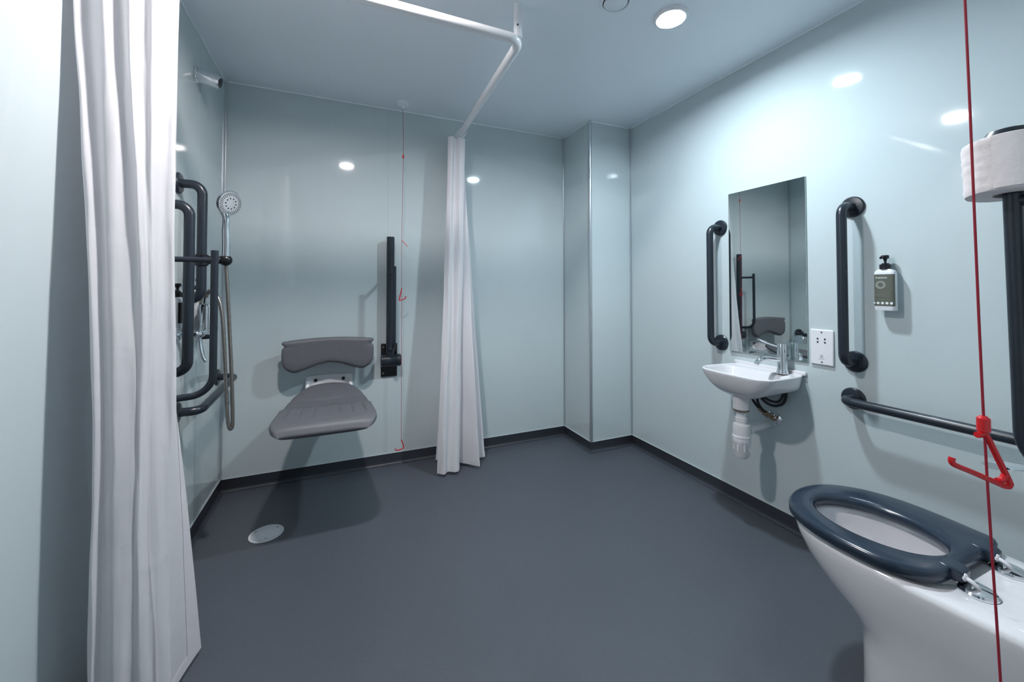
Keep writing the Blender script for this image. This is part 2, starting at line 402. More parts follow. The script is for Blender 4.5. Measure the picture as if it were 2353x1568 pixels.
grab_rail((XR, 0.907, 0.668), (XR, 0.307, 0.668), (-1, 0, 0), 'navy horizontal grab rail low on the right wall behind the toilet', GR)
grab_rail((XL, 1.890, 1.497), (XL, 1.890, 1.052), (1, 0, 0), 'shorter navy vertical rail on the left wall carrying the hand shower holder', GR)
grab_rail((XL, 1.752, 1.392), (XL, 1.752, 0.800), (1, 0, 0), 'longer navy vertical rail on the left wall beside the curtain edge', GR)
grab_rail((XL, 1.905, 0.622), (XL, 2.450, 0.645), (1, 0, 0), 'navy horizontal grab rail low on the left wall under the shower valve', GR)

# ================================================================== folded-up support arms (three of one kind)
def support_arm(o, n, s, label, r1=0.0225, r2=0.0110, reach=0.195):
    """o: wall point at the foot of the plate, n: out of the wall, s: sideways"""
    o, n, s = V(o), V(n), V(s); up = V((0, 0, 1))
    mtx = Matrix((s, n, up)).transposed().to_4x4(); mtx.translation = o
    w = lambda a, b, c: o + s * a + n * b + up * c
    t = thing('folding_support_arm', label, 'support arm', o, 'folded support arms')
    bm = nb(); box(bm, (-0.047, -0.001, 0), (0.047, 0.010, 0.200), mtx); build('wall_plate', bm, M['black'], t, bevel=0.003)
    bm = nb(); lathe(bm, [(0.030, -0.052), (0.036, -0.049), (0.036, 0.060), (0.032, 0.064)], w(0, 0.046, 0.103), axis=s, n=32)
    box(bm, (-0.036, 0.008, 0.075), (0.036, 0.045, 0.131), mtx); build('hinge_barrel', bm, M['navy'], t)
    bm = nb(); tube(bm, [w(0, 0.052, 0.100), w(0, 0.056, 0.842)], r1, 26)
    build('main_tube', bm, M['navy'], t, bevel=0.0015)
    bm = nb(); tube(bm, fillet([w(0, 0.062, 0.178), w(0.006, reach, 0.186), w(0.006, reach, 0.660)], 0.075, 12), r2, 18)
    tube(bm, [w(0, 0.065, 0.628), w(0.006, reach, 0.628)], r2 * 0.82, 16)
    build('drop_tube', bm, M['navy'], t)
    for k in (0.022, 0.178):
        bm = nb(); lathe(bm, [(0.006, 0.010), (0.006, 0.0125), (0.004, 0.0135)], w(-0.034, 0, k), axis=n, n=14); build('screw', bm, M['steel'], t)
    return t
support_arm((0.271, YB, 0.560), (0, -1, 0), (1, 0, 0), 'navy support arm folded up on the back wall, right of the shower seat')
support_arm((XL, 1.605, 0.562), (1, 0, 0), (0, 1, 0), 'navy support arm folded up on the left wall, half hidden by the near curtain', reach=0.187)
arm = support_arm((0.998, YN, 0.609), (0, 1, 0), (-1, 0, 0), 'navy support arm at the right edge, with the toilet roll on its tip', reach=0.208)
RC = V((0.992, 0.269, 0.0)); RZ0, RZ1 = 1.2475, 1.3365
bm = nb(); lathe(bm, [(0.0095, 1.272), (0.0095, RZ1 + 0.002), (0.0265, RZ1 + 0.003), (0.029, RZ1 + 0.008), (0.025, RZ1 + 0.015), (0.010, RZ1 + 0.019)], RC, n=28)
build('spindle_cap', bm, M['navy'], arm)
arm.location.x += 0.028; arm.rotation_euler.y = -0.044      # the raised arm leans a little to one side

# ================================================================== toilet roll
t = thing('toilet_roll', 'white toilet paper roll on top of the support arm at the right edge', 'toilet roll', (RC.x, RC.y, RZ0))
bm = nb(); rr = 0.0525
prof = [(0.0215, RZ0 + 0.0005), (rr - 0.004, RZ0), (rr - 0.001, RZ0 + 0.0015), (rr, RZ0 + 0.006)]
prof += [(rr + 0.0006 * math.sin(k * 2.1), RZ0 + 0.006 + (RZ1 - RZ0 - 0.012) * k / 14) for k in range(1, 14)]
prof += [(rr, RZ1 - 0.006), (rr - 0.001, RZ1 - 0.0015), (rr - 0.004, RZ1), (0.0215, RZ1 - 0.0005)]
lathe(bm, prof + [prof[0]], RC, n=72, caps=False)
for v in bm.verts:
    d = V((v.co.x - RC.x, v.co.y - RC.y, 0))
    if d.length > 0.045:
        a = math.atan2(d.y, d.x)
        v.co += d.normalized() * 0.0012 * noise.noise(V((a * 9, v.co.z * 60, 0.4)))
build('paper', bm, M['paper'], t, auto=50)
bm = nb(); lathe(bm, [(0.0215, RZ0 - 0.0005), (0.0215, RZ1 + 0.0005), (0.0203, RZ1 + 0.0005), (0.0203, RZ0 - 0.0005), (0.0215, RZ0 - 0.0005)], RC, n=36, caps=False)
build('core', bm, M['card'], t, label='grey cardboard core')
# loose last sheet lying over the roll, with an embossed line of dots
bm = nb(); G = []
for j in range(13):
    z = RZ0 + 0.003 + (RZ1 - RZ0 - 0.006) * j / 12
    row = []
    for i in range(25):
        a = math.radians(175 + 80 * i / 24); q = rr + 0.0016 + 0.0006 * noise.noise(V((i * 0.6, j * 0.5, 2)))
        row.append(bm.verts.new((RC.x + q * math.cos(a), RC.y + q * math.sin(a), z)))
    G.append(row)
for j in range(12):
    for i in range(24): bm.faces.new((G[j][i], G[j][i + 1], G[j + 1][i + 1], G[j + 1][i]))
build('loose_sheet', bm, M['paper'], t)
t.rotation_euler = (-0.045, 0.05, 0)

# ================================================================== pull cords
def hook(bm, pts, r=0.0026, k=6):
    tube(bm, smoothpath(pts, k), r, 10)
def pull_cord(label, top, path, hooks, beads, cr, group='red emergency pull cords'):
    t = thing('pull_cord', label, 'pull cord', top, group)
    top = V(top)
    bm = nb(); lathe(bm, [(0.036, 0), (0.036, -0.006), (0.033, -0.016), (0.020, -0.022), (0.008, -0.026), (0.005, -0.034)], top, n=32); build('ceiling_switch', bm, M['ceil'], t, label='round pale switch on the ceiling')
    bm = nb(); tube(bm, smoothpath([top + V((0, 0, -0.03))] + [V(p) for p in path], 4), cr, 8); build('cord', bm, M['cord'], t)
    for c, r, h in beads:
        bm = nb(); lathe(bm, [(r * 0.5, -h / 2), (r, -h / 2 + r * 0.5), (r, h / 2 - r * 0.5), (r * 0.5, h / 2)], c, n=16); build('connector', bm, M['red'], t)
    for h in hooks:
        bm = nb()
        for pts, r in h: hook(bm, pts, r)
        build('hook_handle', bm, M['red'], t)
YF = 2.42
w = lambda x, z: V((x, YF, z))
pull_cord('red pull cord with small hooks hanging by the back wall, right of the folded arm', (0.331, YF, H),
          [w(.334, 1.88), w(.328, 1.377), w(.329, 1.094), w(.331, .204)],
          [[([w(.327, 1.379), w(.345, 1.362), w(.363, 1.342)], 0.0022)],
           [([w(.330, 1.096), w(.325, 1.070), w(.316, 1.028), w(.322, 1.024), w(.345, 1.031), w(.352, 1.040), w(.350, 1.048)], 0.0030)],
           [([w(.331, .206), w(.338, .188), w(.345, .163), w(.338, .155), w(.318, .149), w(.301, .150), w(.298, .160)], 0.0030)]],
          [((.3345, YF, 1.878), 0.005, 0.022)], 0.0011)
# nearer cord: hangs a little off plumb, its long hook handle facing the room
c0 = V((0.8155, 0.2525, 0.905)); ex = V((0.9, -0.36, 0)).normalized()
q = lambda a, b: c0 + ex * a + V((0, 0, b))
pull_cord('red pull cord with a big red hook handle in the right foreground', (0.752, 0.2535, H),
          [(.789, .252, 1.494), (.8155, .2525, .93), (.84, .250, .553), (.8615, .2485, .19)],
          [[([q(0.000, -0.006), q(-0.004, -0.010), q(-0.010, -0.0105)], 0.0042), ([q(0.001, -0.008), q(0.007, -0.018), q(0.020, -0.045), q(0.0335, -0.0735), q(0.0345, -0.0795), q(0.029, -0.0815), q(0.010, -0.0735), q(-0.020, -0.0605), q(-0.0415, -0.0515), q(-0.0465, -0.0465), q(-0.0455, -0.041)], 0.0037),
            ([q(0.018, -0.0735), q(0.025, -0.072), q(0.0285, -0.066)], 0.004)],
           [([V((.8615, .2485, .195)), V((.868, .247, .16)), V((.880, .245, .125)), V((.876, .246, .118)), V((.845, .250, .128)), V((.838, .251, .137))], 0.0037)]],
          [(q(0, 0.0035), 0.0068, 0.024)], 0.00155)

# ================================================================== shower side
# fixed chrome shower head high on the left wall
t = thing('fixed_shower', 'stubby chrome fixed shower head high on the left wall', 'shower head', (XL, 2.075, 2.008))
ax = V((1, 0.0, -0.24)).normalized()
bm = nb(); lathe(bm, [(0.036, 0), (0.036, 0.005), (0.032, 0.008)], (XL, 2.075, 2.006), axis=(1, 0, 0), n=32); build('wall_plate', bm, M['chrome'], t)
bm = nb(); lathe(bm, [(0.030, 0), (0.029, 0.03), (0.0265, 0.078), (0.0245, 0.085), (0.021, 0.086)], V((XL + 0.003, 2.075, 2.008)), axis=ax, n=32); build('body', bm, M['chrome'], t)
bm = nb(); e = V((XL + 0.003, 2.075, 2.008)) + ax * 0.086
lathe(bm, [(0.0212, -0.002), (0.0206, 0.0014), (0.006, 0.0014), (0.0045, 0.003)], e, axis=ax, n=28); build('spray_face', bm, M['black'], t, label='black spray face')

# hand shower in its slider on the short vertical rail
HC = V((-0.415, 1.911, 1.437)); face = V((0.74, -0.60, -0.28)).normalized(); HB = V((-0.427, 1.922, 1.222))
t = thing('hand_shower', 'chrome hand shower head standing in the black rail holder', 'hand shower', (HB.x, HB.y, HB.z))
bm = nb(); lathe(bm, [(0.012, -0.030), (0.030, -0.024), (0.046, -0.010), (0.0505, 0.0), (0.0505, 0.004), (0.047, 0.0065)], HC, axis=face, n=48)
build('head_shell', bm, M['chrome'], t)
bm = nb(); lathe(bm, [(0.0475, 0.004), (0.0465, 0.0078), (0.020, 0.0092), (0.0, 0.0095)][:3], HC, axis=face, n=48); build('spray_plate', bm, mat('pale_spray_plate', (0.46, 0.49, 0.52), 0.25, var=0.02), t, label='pale grey spray plate')
F = frame_of(face); bm = nb()
def dots(n, r, rad, ph=0.0):
    for i in range(n):
        a = 2 * PI * (i + ph) / n
        p = HC + F @ V((r * math.cos(a), r * math.sin(a), 0.0080 if r > 0.03 else 0.0087))
        lathe(bm, [(rad, 0), (rad, 0.0012)], p, axis=face, n=8)
dots(34, 0.0425, 0.0016); dots(30, 0.0380, 0.0016, 0.5); dots(26, 0.0335, 0.0016); dots(10, 0.021, 0.0026)
n_ = build('nozzles', bm, M['black'], t, label='rings of dark spray nozzles'); n_['kind'] = 'stuff'
bm = nb()
hp = smoothpath([HB + V((0, 0, 0.0)), HB + V((0.001, -0.002, 0.05)), HB + V((0.0, -0.004, 0.11)), HB + V((0.001, -0.006, 0.155)), HC - face * 0.018 + V((-0.006, 0, -0.030)), HC - face * 0.018], 6)
rad = [0.0168 - 0.0030 * min(1, i / 18) if i < 18 else 0.0138 + 0.008 * min(1, (i - 18) / 9) for i in range(len(hp))]
tube(bm, hp, rad, 20); build('handle', bm, M['chrome'], t)
t = thing('shower_holder', 'black slider holder gripping the hand shower on the vertical rail', 'shower holder', (-0.497, 1.890, 1.2))
bm = nb(); lathe(bm, [(0.020, -0.022), (0.0225, -0.019), (0.0225, 0.019), (0.020, 0.022), (0.0172, 0.022), (0.0172, -0.022), (0.020, -0.022)], (XL + 0.078, 1.890, 1.205), n=28, caps=False); build('clamp', bm, M['black'], t)
bm = nb(); a = V((XL + 0.097, 1.897, 1.206)); b = V((-0.447, 1.915, 1.208))
tube(bm, [a, b], 0.0165, 20); sphere(bm, (-0.427, 1.923, 1.209), 0.0235, 24); build('arm', bm, M['black'], t, label='glossy black ball-ended arm')
t = thing('shower_hose', 'brown metal shower hose looping down from the chrome mixer to the holder', 'hose', (-0.41, 1.93, 0.52))
bm = nb()
def dp(px, py, d):   # along the view axis, to read hose bends off the picture once
    x = (px - 1176.5) / 915.89 * d; z = (642.84 - py) / 915.89 * d
    cp, sp = math.cos(.0204), math.sin(.0204); f = d * cp - z * sp
    return V((x * .9191 + f * .3941, -x * .3941 + f * .9191, 1.0974 + d * sp + z * cp))
hz = smoothpath([dp(474, 684, 1.60), dp(476, 673, 1.60), dp(486, 668, 1.60), dp(500, 682, 1.59), dp(509, 715, 1.585), dp(514, 770, 1.58), dp(518, 860, 1.575), dp(522, 950, 1.57), dp(525, 978, 1.57), dp(530, 986, 1.575), dp(534, 975, 1.58), dp(534, 930, 1.585), dp(532, 860, 1.59), dp(528, 770, 1.60), dp(524, 690, 1.605), dp(520, 620, 1.61), dp(518, 596, 1.61)], 10)
tube(bm, hz, [0.0064 + 0.0005 * (i % 2) for i in range(len(hz))], 12); build('hose', bm, M['steel'], t, auto=60)
# mixer valve
MX = V((-0.502, 1.968, 0.0)); MZ = 0.905
t = thing('shower_mixer', 'chrome shower mixer valve on the left wall behind the support arm', 'mixer valve', (MX.x, MX.y, MZ))
bm = nb(); lathe(bm, [(0.020, 0), (0.0235, 0.004), (0.0235, 0.030), (0.0215, 0.032), (0.0215, 0.115), (0.019, 0.125), (0.011, 0.128), (0.011, 0.140)], MX + V((0, 0, MZ)), n=32); build('body', bm, M['chrome'], t)
bm = nb(); tube(bm, fillet([MX + V((0, 0, MZ + 0.138)), MX + V((0, 0, MZ + 0.172)), dp(476, 674, 1.60)], 0.012, 8), 0.0095, 16); build('hose_outlet', bm, M['chrome'], t)
bm = nb(); lathe(bm, [(0.0225, -0.012), (0.0235, -0.008), (0.0235, 0.0)], MX + V((0, 0, MZ)), n=32); build('collar', bm, M['black'], t, label='black ring under the valve')
for sgn, dy in ((1, 0.160), (-1, 0.060)):
    bm = nb(); yy = MX.y + sgn * dy
    tube(bm, fillet([MX + V((0, sgn * 0.015, MZ + 0.012)), V((MX.x, yy, MZ + 0.012)), V((XL + 0.004, yy, MZ + 0.012))], 0.02, 8), 0.0145, 20)
    lathe(bm, [(0.030, 0), (0.030, 0.004), (0.018, 0.012)], (XL, yy, MZ + 0.012), axis=(1, 0, 0), n=28); build('inlet', bm, M['chrome'], t)
bm = nb(); lv = smoothpath([dp(455, 770, 1.57), dp(457, 778, 1.565), dp(460, 800, 1.56), dp(467, 824, 1.56), dp(473, 832, 1.56)], 6)
tube(bm, lv, [0.008 + 0.003 * math.sin(PI * i / (len(lv) - 1)) for i in range(len(lv))], 14); build('lever', bm, M['chrome'], t)

# ------------------------------------------------------------------ pump bottles
def bottle(c, n, s, wd, dp_, hb, label, lab, big=True, dark=None):
    """c: foot point on the wall, n out of the wall, s along the wall"""
    c, n, s = V(c), V(n), V(s); up = V((0, 0, 1)); mid = c + n * (0.012 + dp_ / 2)
    t = thing('pump_bottle', label, 'pump bottle', mid, 'wall pump bottles')
    def ring(z, k=1.0, kk=1.0, m=40):
        out = []
        for i in range(m):
            a = 2 * PI * i / m; ca, sa = math.cos(a), math.sin(a)
            e = 0.45
            out.append(mid + s * (wd / 2 * k * math.copysign(abs(ca) ** e, ca)) + n * (dp_ / 2 * kk * math.copysign(abs(sa) ** e, sa)) + up * z)
        return out
    bm = nb(); loft(bm, [ring(0, .95, .95), ring(0.003), ring(hb - 0.020), ring(hb - 0.013, .985, .97), ring(hb - 0.006, .86, .84), ring(hb - 0.001, .56, .7), ring(hb, .40, .62)])
    build('body', bm, M['bottle'], t, auto=50)
    fr = n * (dp_ / 2 + 0.0006)
    bm = nb(); Z0, Z1 = 0.016, hb - 0.020; G = []
    def wrap(u, z, off):      # label wraps round the front with the bottle's own outline
        a = PI / 2 - u * 1.30; ca, sa = math.cos(a), math.sin(a); e = 0.45
        return mid + s * ((wd / 2 + off) * math.copysign(abs(ca) ** e, ca)) + n * ((dp_ / 2 + off) * math.copysign(abs(sa) ** e, sa)) + up * z
    for z in (Z0, Z1): G.append([bm.verts.new(wrap(-1 + 2 * i / 40, z, 0.0005)) for i in range(41)])
    for i in range(40): bm.faces.new((G[0][i], G[0][i + 1], G[1][i + 1], G[1][i]))
    lb = build('label', bm, dark or M['label'], t, label='black label' if dark else 'olive grey paper label')
    if dark is None:
        bm = nb(); right = s if n.cross(up).dot(s) < 0 else -s   # reading direction seen from the room
        o = mid + fr + up * 0
        L0, RT = Z1, right
        pt = lambda u, z: o + RT * u + up * z
        if big:
            text_bm(bm, 'mastvs', 0.0125, pt(-0.006, Z1 - 0.0115), RT, up)
        tz = Z0 + (Z1 - Z0) * 0.44
        text_bm(bm, 'MINERAL WASH', 0.0062, pt(-0.001, tz), RT, up, mi=1)
        for k in range(5):
            cc = pt(-0.029 + k * 0.0128, Z0 + 0.0105)
            if k == 0: cc = pt(-0.0265, Z0 + 0.0105)
            lathe(bm, [(0.0044 if k else 0.0028, 0), (0.0044 if k else 0.0028, 0.0004)], cc, axis=n, n=20)
        for z, a, b in ((0.37, -0.026, 0.020), (0.31, -0.027, 0.019), (0.20, -0.012, 0.003)):
            zz = Z0 + (Z1 - Z0) * z
            poly_prism(bm, [pt(a, zz), pt(b, zz), pt(b, zz + 0.0011), pt(a, zz + 0.0011)], n, 0.0003, mi=1)
        cc = pt(-0.008, Z0 + (Z1 - Z0) * 0.665)
        lathe(bm, [(0.0150, 0), (0.0150, 0.0005), (0.0075, 0.0005), (0.0075, 0)], cc, axis=n, n=32, caps=False, mi=1)
        build('label_print', bm, [M['ink'], M['dim']], lb, smooth=False)
    bm = nb(); lathe(bm, [(0.0165, hb - 0.001), (0.0165, hb + 0.015), (0.0155, hb + 0.016), (0.0105, hb + 0.016), (0.0105, hb + 0.020), (0.0035, hb + 0.020), (0.0035, hb + 0.034)], mid, n=28); build('pump_collar', bm, M['black'], t, label='black pump collar')
    bm = nb(); lathe(bm, [(0.0040, hb + 0.028), (0.0062, hb + 0.036), (0.0105, hb + 0.037), (0.0110, hb + 0.047), (0.0095, hb + 0.049), (0.003, hb + 0.047)], mid, n=24)
    sp = n if big else -s
    tube(bm, smoothpath([mid + up * (hb + 0.043), mid + sp * 0.018 + up * (hb + 0.044), mid + sp * 0.030 + up * (hb + 0.038)], 5), 0.0042, 12); build('pump_head', bm, M['black'], t, label='black pump head')
    bm = nb()
    q0 = c + s * (-wd * 0.30) - n * 0.001; q1 = c + s * (wd * 0.30) - n * 0.001
    poly_prism(bm, [q0 + up * 0.02, q1 + up * 0.02, q1 + up * (hb - 0.03), q0 + up * (hb - 0.03)], n, 0.0135)
    build('wall_bracket', bm, M['white'], t)
bottle((XR, 0.790, 1.015), (-1, 0, 0), (0, 1, 0), 0.060, 0.030, 0.150, 'white pump bottle with olive label on the right wall beside the grab rail', None)
bottle((XL, 2.030, 0.925), (1, 0, 0), (0, 1, 0), 0.060, 0.040, 0.165, 'white pump bottle with olive label on the left wall beside the shower mixer', None, big=False)
bottle((XL, 1.800, 0.955), (1, 0, 0), (0, 1, 0), 0.060, 0.040, 0.110, 'pump bottle with black label on the left wall, behind the near curtain edge', None, big=False, dark=M['black'])

# floor drain
t = thing('floor_drain', 'round white floor drain cover in front of the shower seat', 'drain', (-0.290, 2.031, FZ))
dc = V((-0.290, 2.031, FZ))
bm = nb(); lathe(bm, [(0.0665, 0), (0.0665, 0.0018), (0.064, 0.003), (0.0575, 0.003), (0.0575, 0.0005)], dc, n=48); build('rim', bm, M['white'], t)
bm = nb(); lathe(bm, [(0.0560, 0.0006), (0.0560, 0.0042), (0.0545, 0.0052), (0.01, 0.0056)], dc, n=48); build('cover', bm, M['white'], t)
for a in (0.6, 2.7, 4.8):
    bm = nb(); lathe(bm, [(0.0035, 0.0050), (0.0035, 0.0061), (0.002, 0.0064)], dc + V((0.047 * math.cos(a), 0.047 * math.sin(a), 0)), n=12); build('screw', bm, M['steel'], t)

# ================================================================== shower seat
SXC = -0.056
t = thing('shower_bench', 'grey padded fold-down shower seat with backrest on the back wall', 'shower seat', (SXC, YB, 0.52))
def sup(c, e): return math.copysign(abs(c) ** e, c)
# backrest: rounded pad, lip along the top, lower edge arched up in the middle
bm = nb(); rings = []
def back_ring(s, k=1.0, th=1.0):
    out = []
    for i in range(160):
        a = 2 * PI * i / 160; cx, sy = sup(math.cos(a), 0.42), sup(math.sin(a), 0.70)
        w = 0.2265 + 0.004 * math.sin(PI * min(1, s * 1.15)) - 0.010 * math.exp(-((s - 0.80) / 0.05) ** 2) + (0.004 if s > 0.9 else 0)
        x = cx * w * k
        f = min(1, abs(x) / 0.228)
        zt = 0.822 - 0.012 * f ** 2
        zb = 0.686 - 0.046 * smooth01(min(1, f / 0.80)) + 0.045 * max(0, (f - 0.70) / 0.30) ** 2.2
        z = zb + (zt - zb) * s
        y = YB - 0.083 - 0.030 * f ** 2 + sy * 0.030 * th
        out.append(V((SXC + x, y, z)))
    return out
seq = [(0.0, .955, .30), (0.02, .975, .62), (0.06, .99, .88), (0.13, 1, 1), (0.3, 1, 1), (0.5, 1, 1), (0.66, 1, 1), (0.75, 1, .99), (0.80, 1, .985), (0.85, 1, .98), (0.91, 1, .97), (0.955, 1, .90), (0.985, .99, .70), (1.0, .97, .34)]
RR = loft(bm, [back_ring(*q) for q in seq], False, False); strip_cap(bm, RR[0]); strip_cap(bm, RR[-1]); build('backrest', bm, M['grey'], t, auto=0)
bm = nb(); box(bm, (SXC - 0.075, YB - 0.060, 0.715), (SXC + 0.075, YB, 0.775)); build('backrest_mount', bm, M['white'], t, bevel=0.004)
# seat pad
bm = nb(); rings = []
def seat_ring(v, k=1.0, th=1.0):
    y = 2.430 - v * 0.640
    kn = [(0, .030), (.018, .062), (.05, .095), (.125, .134), (.22, .160), (.34, .180), (.50, .194), (.64, .198), (.80, .206), (.89, .206), (.97, .193), (1.0, .178)]
    for (a, b), (c, d) in zip(kn, kn[1:]):
        if a <= v <= c: w = b + (d - b) * (v - a) / (c - a); break
    ks = [(0, .578), (.06, .577), (.16, .562), (.30, .545), (.44, .540), (.52, .547), (.57, .5555), (.70, .556), (.82, .556), (.91, .556), (.96, .554), (1.0, .551)]
    for (a, b), (c, d) in zip(ks, ks[1:]):
        if a <= v <= c: zt = b + (d - b) * (v - a) / (c - a); break
    full = 0.030 + 0.017 * min(1, v / 0.9); thick = full * th; lip = max(0, (v - .86) / .14)
    out = []
    for i in range(360):
        a = 2 * PI * i / 360; cx, sz = sup(math.cos(a), 0.6), sup(math.sin(a), 0.5)
        x = cx * w * k
        dish = 0.010 * (1 - (x / w) ** 2) * (1 if 0.3 < v < 0.95 else 0.4) if sz > 0 else 0
        g = 0.0
        if sz > 0 and 0.54 < v < 0.86:                  # drainage grooves
            for j in range(-3, 4):
                g -= 0.0055 * math.exp(-(((x - j * 0.052 * (0.8 + 0.3 * v)) / 0.0036) ** 2)) * math.sin(PI * (v - .54) / .32)
        zc = zt - full + thick / 2 if v > .5 else zt - thick / 2
        out.append(V((SXC + x, y + lip * (.006 * sz - .001), zc + sz * thick / 2 - dish + g)))
    return out
vs = [(0.0, .6, .4), (0.008, .85, .75), (0.025, 1, 1)] + [(v / 60, 1, 1) for v in range(3, 57)] + [(0.955, 1, .98), (0.978, .985, .84), (0.993, .965, .66), (1.0, .93, .40)]
loft(bm, [seat_ring(*q) for q in vs]); build('seat_pad', bm, M['grey'], t, auto=0)
# white wall bracket with two bolts and the fold arms
bm = nb(); pts = [V((SXC - 0.123, YB, 0.495)), V((SXC + 0.123, YB, 0.495)), V((SXC + 0.123, YB, 0.585)), V((SXC + 0.112, YB, 0.597)), V((SXC + 0.05, YB, 0.602)), V((SXC - 0.05, YB, 0.602)), V((SXC - 0.112, YB, 0.597)), V((SXC - 0.123, YB, 0.585))]
poly_prism(bm, pts, (0, -1, 0), 0.014); build('wall_bracket', bm, M['white'], t, bevel=0.004, label='white wall bracket')
for sx in (-1, 1):
    bm = nb(); box(bm, (SXC + sx * 0.112 - 0.011, YB - 0.33, 0.500), (SXC + sx * 0.112 + 0.011, YB - 0.010, 0.528)); 
    poly_prism(bm, [V((SXC + sx * 0.112 - 0.010, YB - 0.010, 0.525)), V((SXC + sx * 0.112 - 0.010, YB - 0.052, 0.525)), V((SXC + sx * 0.112 - 0.010, YB - 0.010, 0.575))], (1, 0, 0), 0.020)
    build('fold_arm', bm, M['white'], t, bevel=0.003)
    bm = nb(); lathe(bm, [(0.0095, 0.013), (0.0095, 0.0165), (0.006, 0.0185), (0.004, 0.0165)], (SXC + sx * 0.072, YB, 0.574), axis=(0, -1, 0), n=18); build('bolt', bm, M['dark'], t, label='dark bolt head')

# ================================================================== right wall: mirror, socket
t = thing('mirror', 'frameless rectangular mirror on the right wall above the basin', 'mirror', (XR, 1.25, 0.777))
bm = nb(); box(bm, (XR - 0.0058, 1.0675, 0.7775), (XR - 0.0008, 1.4335, 1.576)); build('backing', bm, M['glass_edge'], t, smooth=False)
bm = nb(); box(bm, (XR - 0.0064, 1.0685, 0.7785), (XR - 0.0058, 1.4325, 1.575)); build('glass', bm, M['mirror'], t, smooth=False)
t.location.x -= 0.0029; t.rotation_euler.z = 0.0150       # the mirror is not quite flush with the wall

t = thing('shaver_socket', 'white double shaver socket between the mirror and the grab rail', 'socket', (XR, 1.013, 0.778))
bm = nb(); box(bm, (XR - 0.009, 0.970, 0.778), (XR, 1.056, 0.924)); build('faceplate', bm, M['white'], t, bevel=0.004, segs=3)
fp = lambda u, z: V((XR - 0.0091, 1.013 - u, 0.851 + z))      # u to the right seen from the room
for sz in (0.0615, -0.0605):
    bm = nb(); lathe(bm, [(0.0034, 0), (0.0034, 0.0008), (0.002, 0.0011)], fp(0.001, sz), axis=(-1, 0, 0), n=14); build('screw', bm, M['steel'], t)
bm = nb()
for u0 in (-0.0145, 0.0135):
    for dz in (0.0345, 0.0195):
        lathe(bm, [(0.0031, 0), (0.0031, 0.0004)], fp(u0, dz), axis=(-1, 0, 0), n=14)
        k = 0.0045 if u0 < 0 else -0.004
        c = fp(u0 + k * 0.6, dz - math.copysign(0.002, dz - 0.027)); lathe(bm, [(0.0019, 0), (0.0019, 0.0004)], c, axis=(-1, 0, 0), n=10)
build('pin_holes', bm, M['black'], t, label='dark shaver pin holes')
bm = nb()
R_, U_ = V((0, -1, 0)), V((0, 0, 1))
for u0 in (-0.0145, 0.0135): poly_prism(bm, [fp(u0 - 0.0045, 0.0262), fp(u0 + 0.0045, 0.0262), fp(u0 + 0.0045, 0.0274), fp(u0 - 0.0045, 0.0274)], (-1, 0, 0), 0.0003)
build('pin_lines', bm, M['greyprint'], t, smooth=False); bm = nb()
for a, b, c, d in ((-0.0055, -0.032, 0.0055, -0.0312), (-0.0055, -0.0438, 0.0055, -0.043), (-0.0055, -0.0438, -0.0048, -0.0312), (0.0048, -0.0438, 0.0055, -0.0312), (-0.0018, -0.0415, 0.0018, -0.0345)):
    poly_prism(bm, [fp(a, b), fp(c, b), fp(c, d), fp(a, d)], (-1, 0, 0), 0.0003)
build('pictogram', bm, M['greyprint'], t, smooth=False); bm = nb()
text_bm(bm, 'SHAVERS ONLY', 0.0036, fp(0, -0.0485), R_, U_, depth=0.0002)
build('lettering', bm, M['greyprint'], t, smooth=False)

# ================================================================== basin
BY0, BY1 = 1.066, 1.416; BXF = 1.558; BC = V((1.652, 1.247, 0))
t = thing('basin', 'small white wall-hung hand basin under the mirror', 'basin', (XR, 1.241, 0.6))
def rim(inset=0.0, back=0.0, m=72, rc=0.075, s=1.0, z=0.0, cx=None):
    """outline seen from above: straight back edge, rounded front corners"""
    x0, x1, y0, y1 = BXF + inset, XR - 0.0005 - back, BY0 + inset, BY1 - inset; r = max(0.02, rc - inset * 0.6)
    P = [V((x1, y0, 0))]
    for k in range(9): a = -PI / 2 - (PI / 2) * k / 8; P.append(V((x0 + r + r * math.cos(a), y0 + r + r * math.sin(a), 0)))
    for k in range(1, 6): P.append(V((x0 - 0.006 * math.sin(PI * k / 6), y0 + r + (y1 - y0 - 2 * r) * k / 6, 0)))
    for k in range(9): a = PI - (PI / 2) * k / 8; P.append(V((x0 + r + r * math.cos(a), y1 - r + r * math.sin(a), 0)))
    P.append(V((x1, y1, 0)))
    for k in range(1, 6): P.append(V((x1, y1 + (y0 - y1) * k / 6, 0)))
    return [V((BC.x + (p.x - BC.x) * s, BC.y + (p.y - BC.y) * s, z)) for p in P]
zr = 0.722
bm = nb()
def under(sc, z):
    # lower rows shrink towards the waste; towards the wall they stay wide and shallow, so the underside sweeps up to the wall
    out = []
    for p in rim():
        w = smooth01(max(0.0, min(1.0, (p.x - 1.690) / (XR - 1.690)))); k = 1 - (1 - sc) * (1 - 0.78 * w); ky = 1 - (1 - sc) * (1 - 0.62 * w)
        zw = 0.655 + (0.719 - 0.655) * max(0, (sc - .86) / .14)
        out.append(V((BC.x + (p.x - BC.x) * k, BC.y + (p.y - BC.y) * ky, z + (zw - z) * w)))
    return out
rows = [under(.18, .607), under(.30, .612), under(.48, .622), under(.64, .636), under(.78, .655), under(.88, .674), under(.955, .695), under(.992, .712), rim(s=1.0, z=.719), rim(inset=.003, z=zr + .0005), rim(inset=.010, back=.010, z=zr + .0005),
        rim(inset=.015, back=.060, z=zr - .004), rim(inset=.019, back=.068, z=zr - .014), rim(inset=.027, back=.076, z=.685), rim(inset=.042, back=.088, z=.655), rim(inset=.070, back=.108, z=.636), rim(inset=.10, back=.130, z=.631)]
